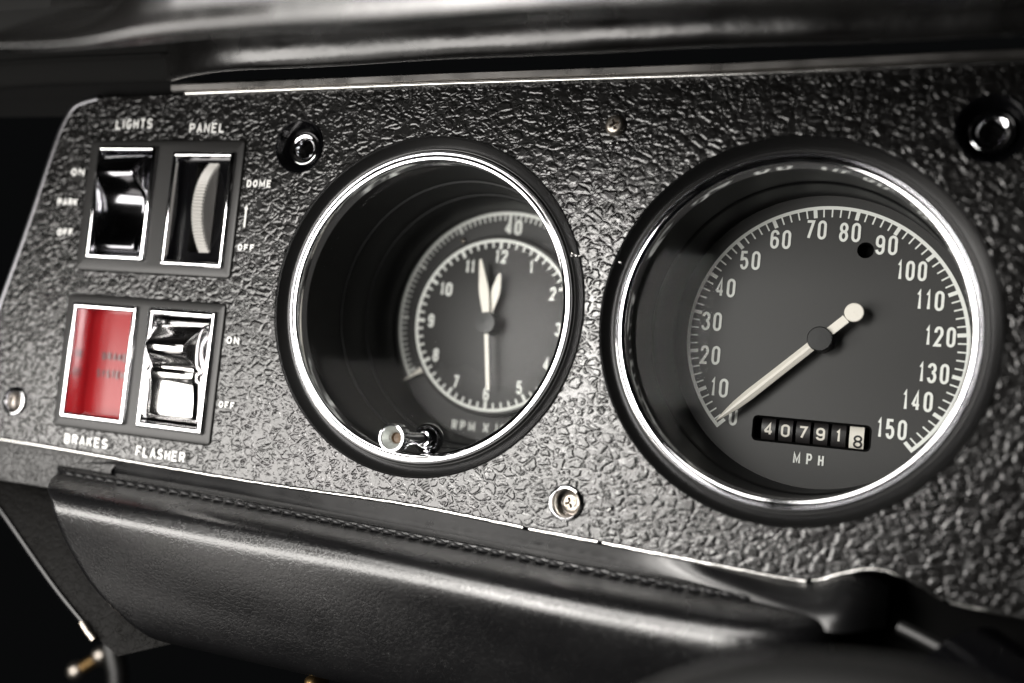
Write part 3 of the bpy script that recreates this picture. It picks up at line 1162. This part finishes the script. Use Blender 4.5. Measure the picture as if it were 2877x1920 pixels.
# ------------------------------------------------------------------ steering column, wheel hub
colm = thing("steering_column", "glossy black steering column jacket coming out under the speedometer", "steering column", (2.9, -1.9, .3))
mb = MB()
ax0, ax1 = Vector((2.98, -1.70, -.05)), Vector((4.3, -2.30, 1.0))
n = 48
d_ = (ax1 - ax0).normalized()
x_ = d_.cross(Vector((0, 1, 0))).normalized()
y_ = x_.cross(d_).normalized()
rows = []
for t_, r_ in ((0, .40), (.42, .40), (.45, .405), (.47, .42), (.49, .405), (.52, .40), (2.8, .40)):
    c = ax0 + d_ * t_
    rows.append([tuple(c + x_ * r_ * cos(2 * pi * k / n) + y_ * r_ * sin(2 * pi * k / n)) for k in range(n)])
mb.loft(rows, True, False, True)
mb.build("jacket", M_GLOSS, colm, smooth=40)
mb = MB()
mb.tube(smooth_path([(2.725, -1.372, .10), (2.90, -1.425, .16), (3.10, -1.50, .24), (3.30, -1.60, .33), (3.6, -1.78, .45)], 5), .034, 12)
mb.build("jacket_rib", M_SATIN, colm)
mb = MB()
arch = [(u_, path_at(bead_s, u_) - .02) for u_ in [2.2 + i * .05 for i in range(35)]]
mb.loft([[(a, b, -.02) for a, b in arch], [(a, b - .03, -.35) for a, b in arch], [(a, b - 1.2, -.4) for a, b in arch]], closed=False)
mb.build("opening", M_BLACK, colm, smooth=40)

wh = thing("steering_wheel_hub", "dark padded steering wheel hub in front of the column", "steering wheel", (2.9, -2.5, 2.0))
mb = MB()
cU, cV, cW = 2.78, -2.55, 2.0
rows = []
m_ = 24
for i in range(m_ + 1):
    th = pi / 2 * i / m_
    rr = 1.38 * cos(th) ** .6 if i < m_ else 0.002
    rows.append([(cU + rr * cos(2 * pi * k / 96) * 1.02, cV + rr * sin(2 * pi * k / 96), cW + .42 * sin(th)) for k in range(96)])
back = [(cU + 1.30 * cos(2 * pi * k / 96), cV + 1.30 * sin(2 * pi * k / 96), cW - .2) for k in range(96)]
mb.loft([back] + rows)
mb.build("horn_pad", M_HUB, wh, smooth=60)

# ------------------------------------------------------------------ under the dash, at the lower left
br = thing("hinge_rod", "grey upright rod under the dash carrying a brass fitting", "bracket", (-3.5, -3.0, -1.75))
mb = MB()
mb.tube([(-3.50, -2.85, -1.8), (-3.40, -3.06, -1.8), (-3.33, -3.38, -1.8), (-3.32, -4.0, -1.8)], .085, 12)
mb.build("rod", M_SATIN, br)


def ball(mb, c, r, n=20):
    rows = []
    for i in range(1, 12):
        th = pi * i / 12
        rows.append([(c[0] + r * sin(th) * cos(2 * pi * k / n), c[1] + r * sin(th) * sin(2 * pi * k / n), c[2] + r * cos(th)) for k in range(n)])
    mb.loft(rows, True, True, True)


bf = thing("brass_fitting", "small brass fitting with two rounded ends at the lower left under the dash", "fitting", (-3.68, -3.05, -1.8))
mb = MB()
mb.tube([(-3.565, -2.96, -1.8), (-3.81, -3.13, -1.8)], .050, 14)
mb.build("shank", M_BRASS, bf)
for c in ((-3.565, -2.96, -1.78), (-3.81, -3.133, -1.78)):
    mb = MB()
    ball(mb, c, .080)
    mb.build("end_piece", M_STEEL, bf, smooth=80)
mb = MB()
mb.org = (-.557, -2.29, -.2)
mb.lathe([(.05, -.3), (.05, -.18), (.03, -.15), (.001, -.14)], -.557, -2.31, 20)
tag(mb.build("brass_bolt", M_BRASS, None), "tiny brass bolt head just under the edge of the knee pad", "bolt")

mb = MB()
mb.org = (-3.6, 0, -.6)
rows = []
for w_, du_ in ((-.35, -.02), (-.6, -.12), (-1.0, -.25), (-1.4, -.9)):
    rows.append([(a + du_ - .28, b, w_) for a, b in ((-3.75, -1.6), (-3.45, -.7), (-3.25, -.2), (-3.0, .6), (-2.85, 1.2), (-2.80, 1.9))])
mb.loft(rows, closed=False)
tag(mb.build("door_pillar", M_SATIN, None, smooth=60), "dark door pillar in shadow beyond the left end of the panel", "door pillar")

# ------------------------------------------------------------------ dust and flakes
mb = MB()
for (cu, cv, sp_, n_) in ((.93, .33, .035, 6), (1.08, .955, .02, 3), (1.18, .30, .006, 2), (1.25, -1.02, .02, 3)):
    for k in range(n_):
        a, b = cu + random.uniform(-1, 1) * sp_, cv + random.uniform(-.3, .3) * sp_
        r_ = random.uniform(.005, .010)
        ball(mb, (a, b, .012), r_, 6)
o = mb.build("dust", M_FLAKE, None, smooth=60)
o["kind"] = "stuff"
o["label"] = "tiny bright flakes lying on the grained panel"
mb = MB()
for k in range(90):
    a = random.gauss(.12, .34)
    b = -.80 + abs(random.gauss(0, .22))
    if hypot(a, b) > .82:
        continue
    r_ = random.uniform(.0007, .0018)
    mb.lathe([(r_, -.1215), (r_ * .3, -.1205)], a, b, 5, cap=True)
o = mb.build("lens_dust", M_DUST, None, smooth=0)
o["kind"] = "stuff"
o["label"] = "fine dust specks on the clock lens"
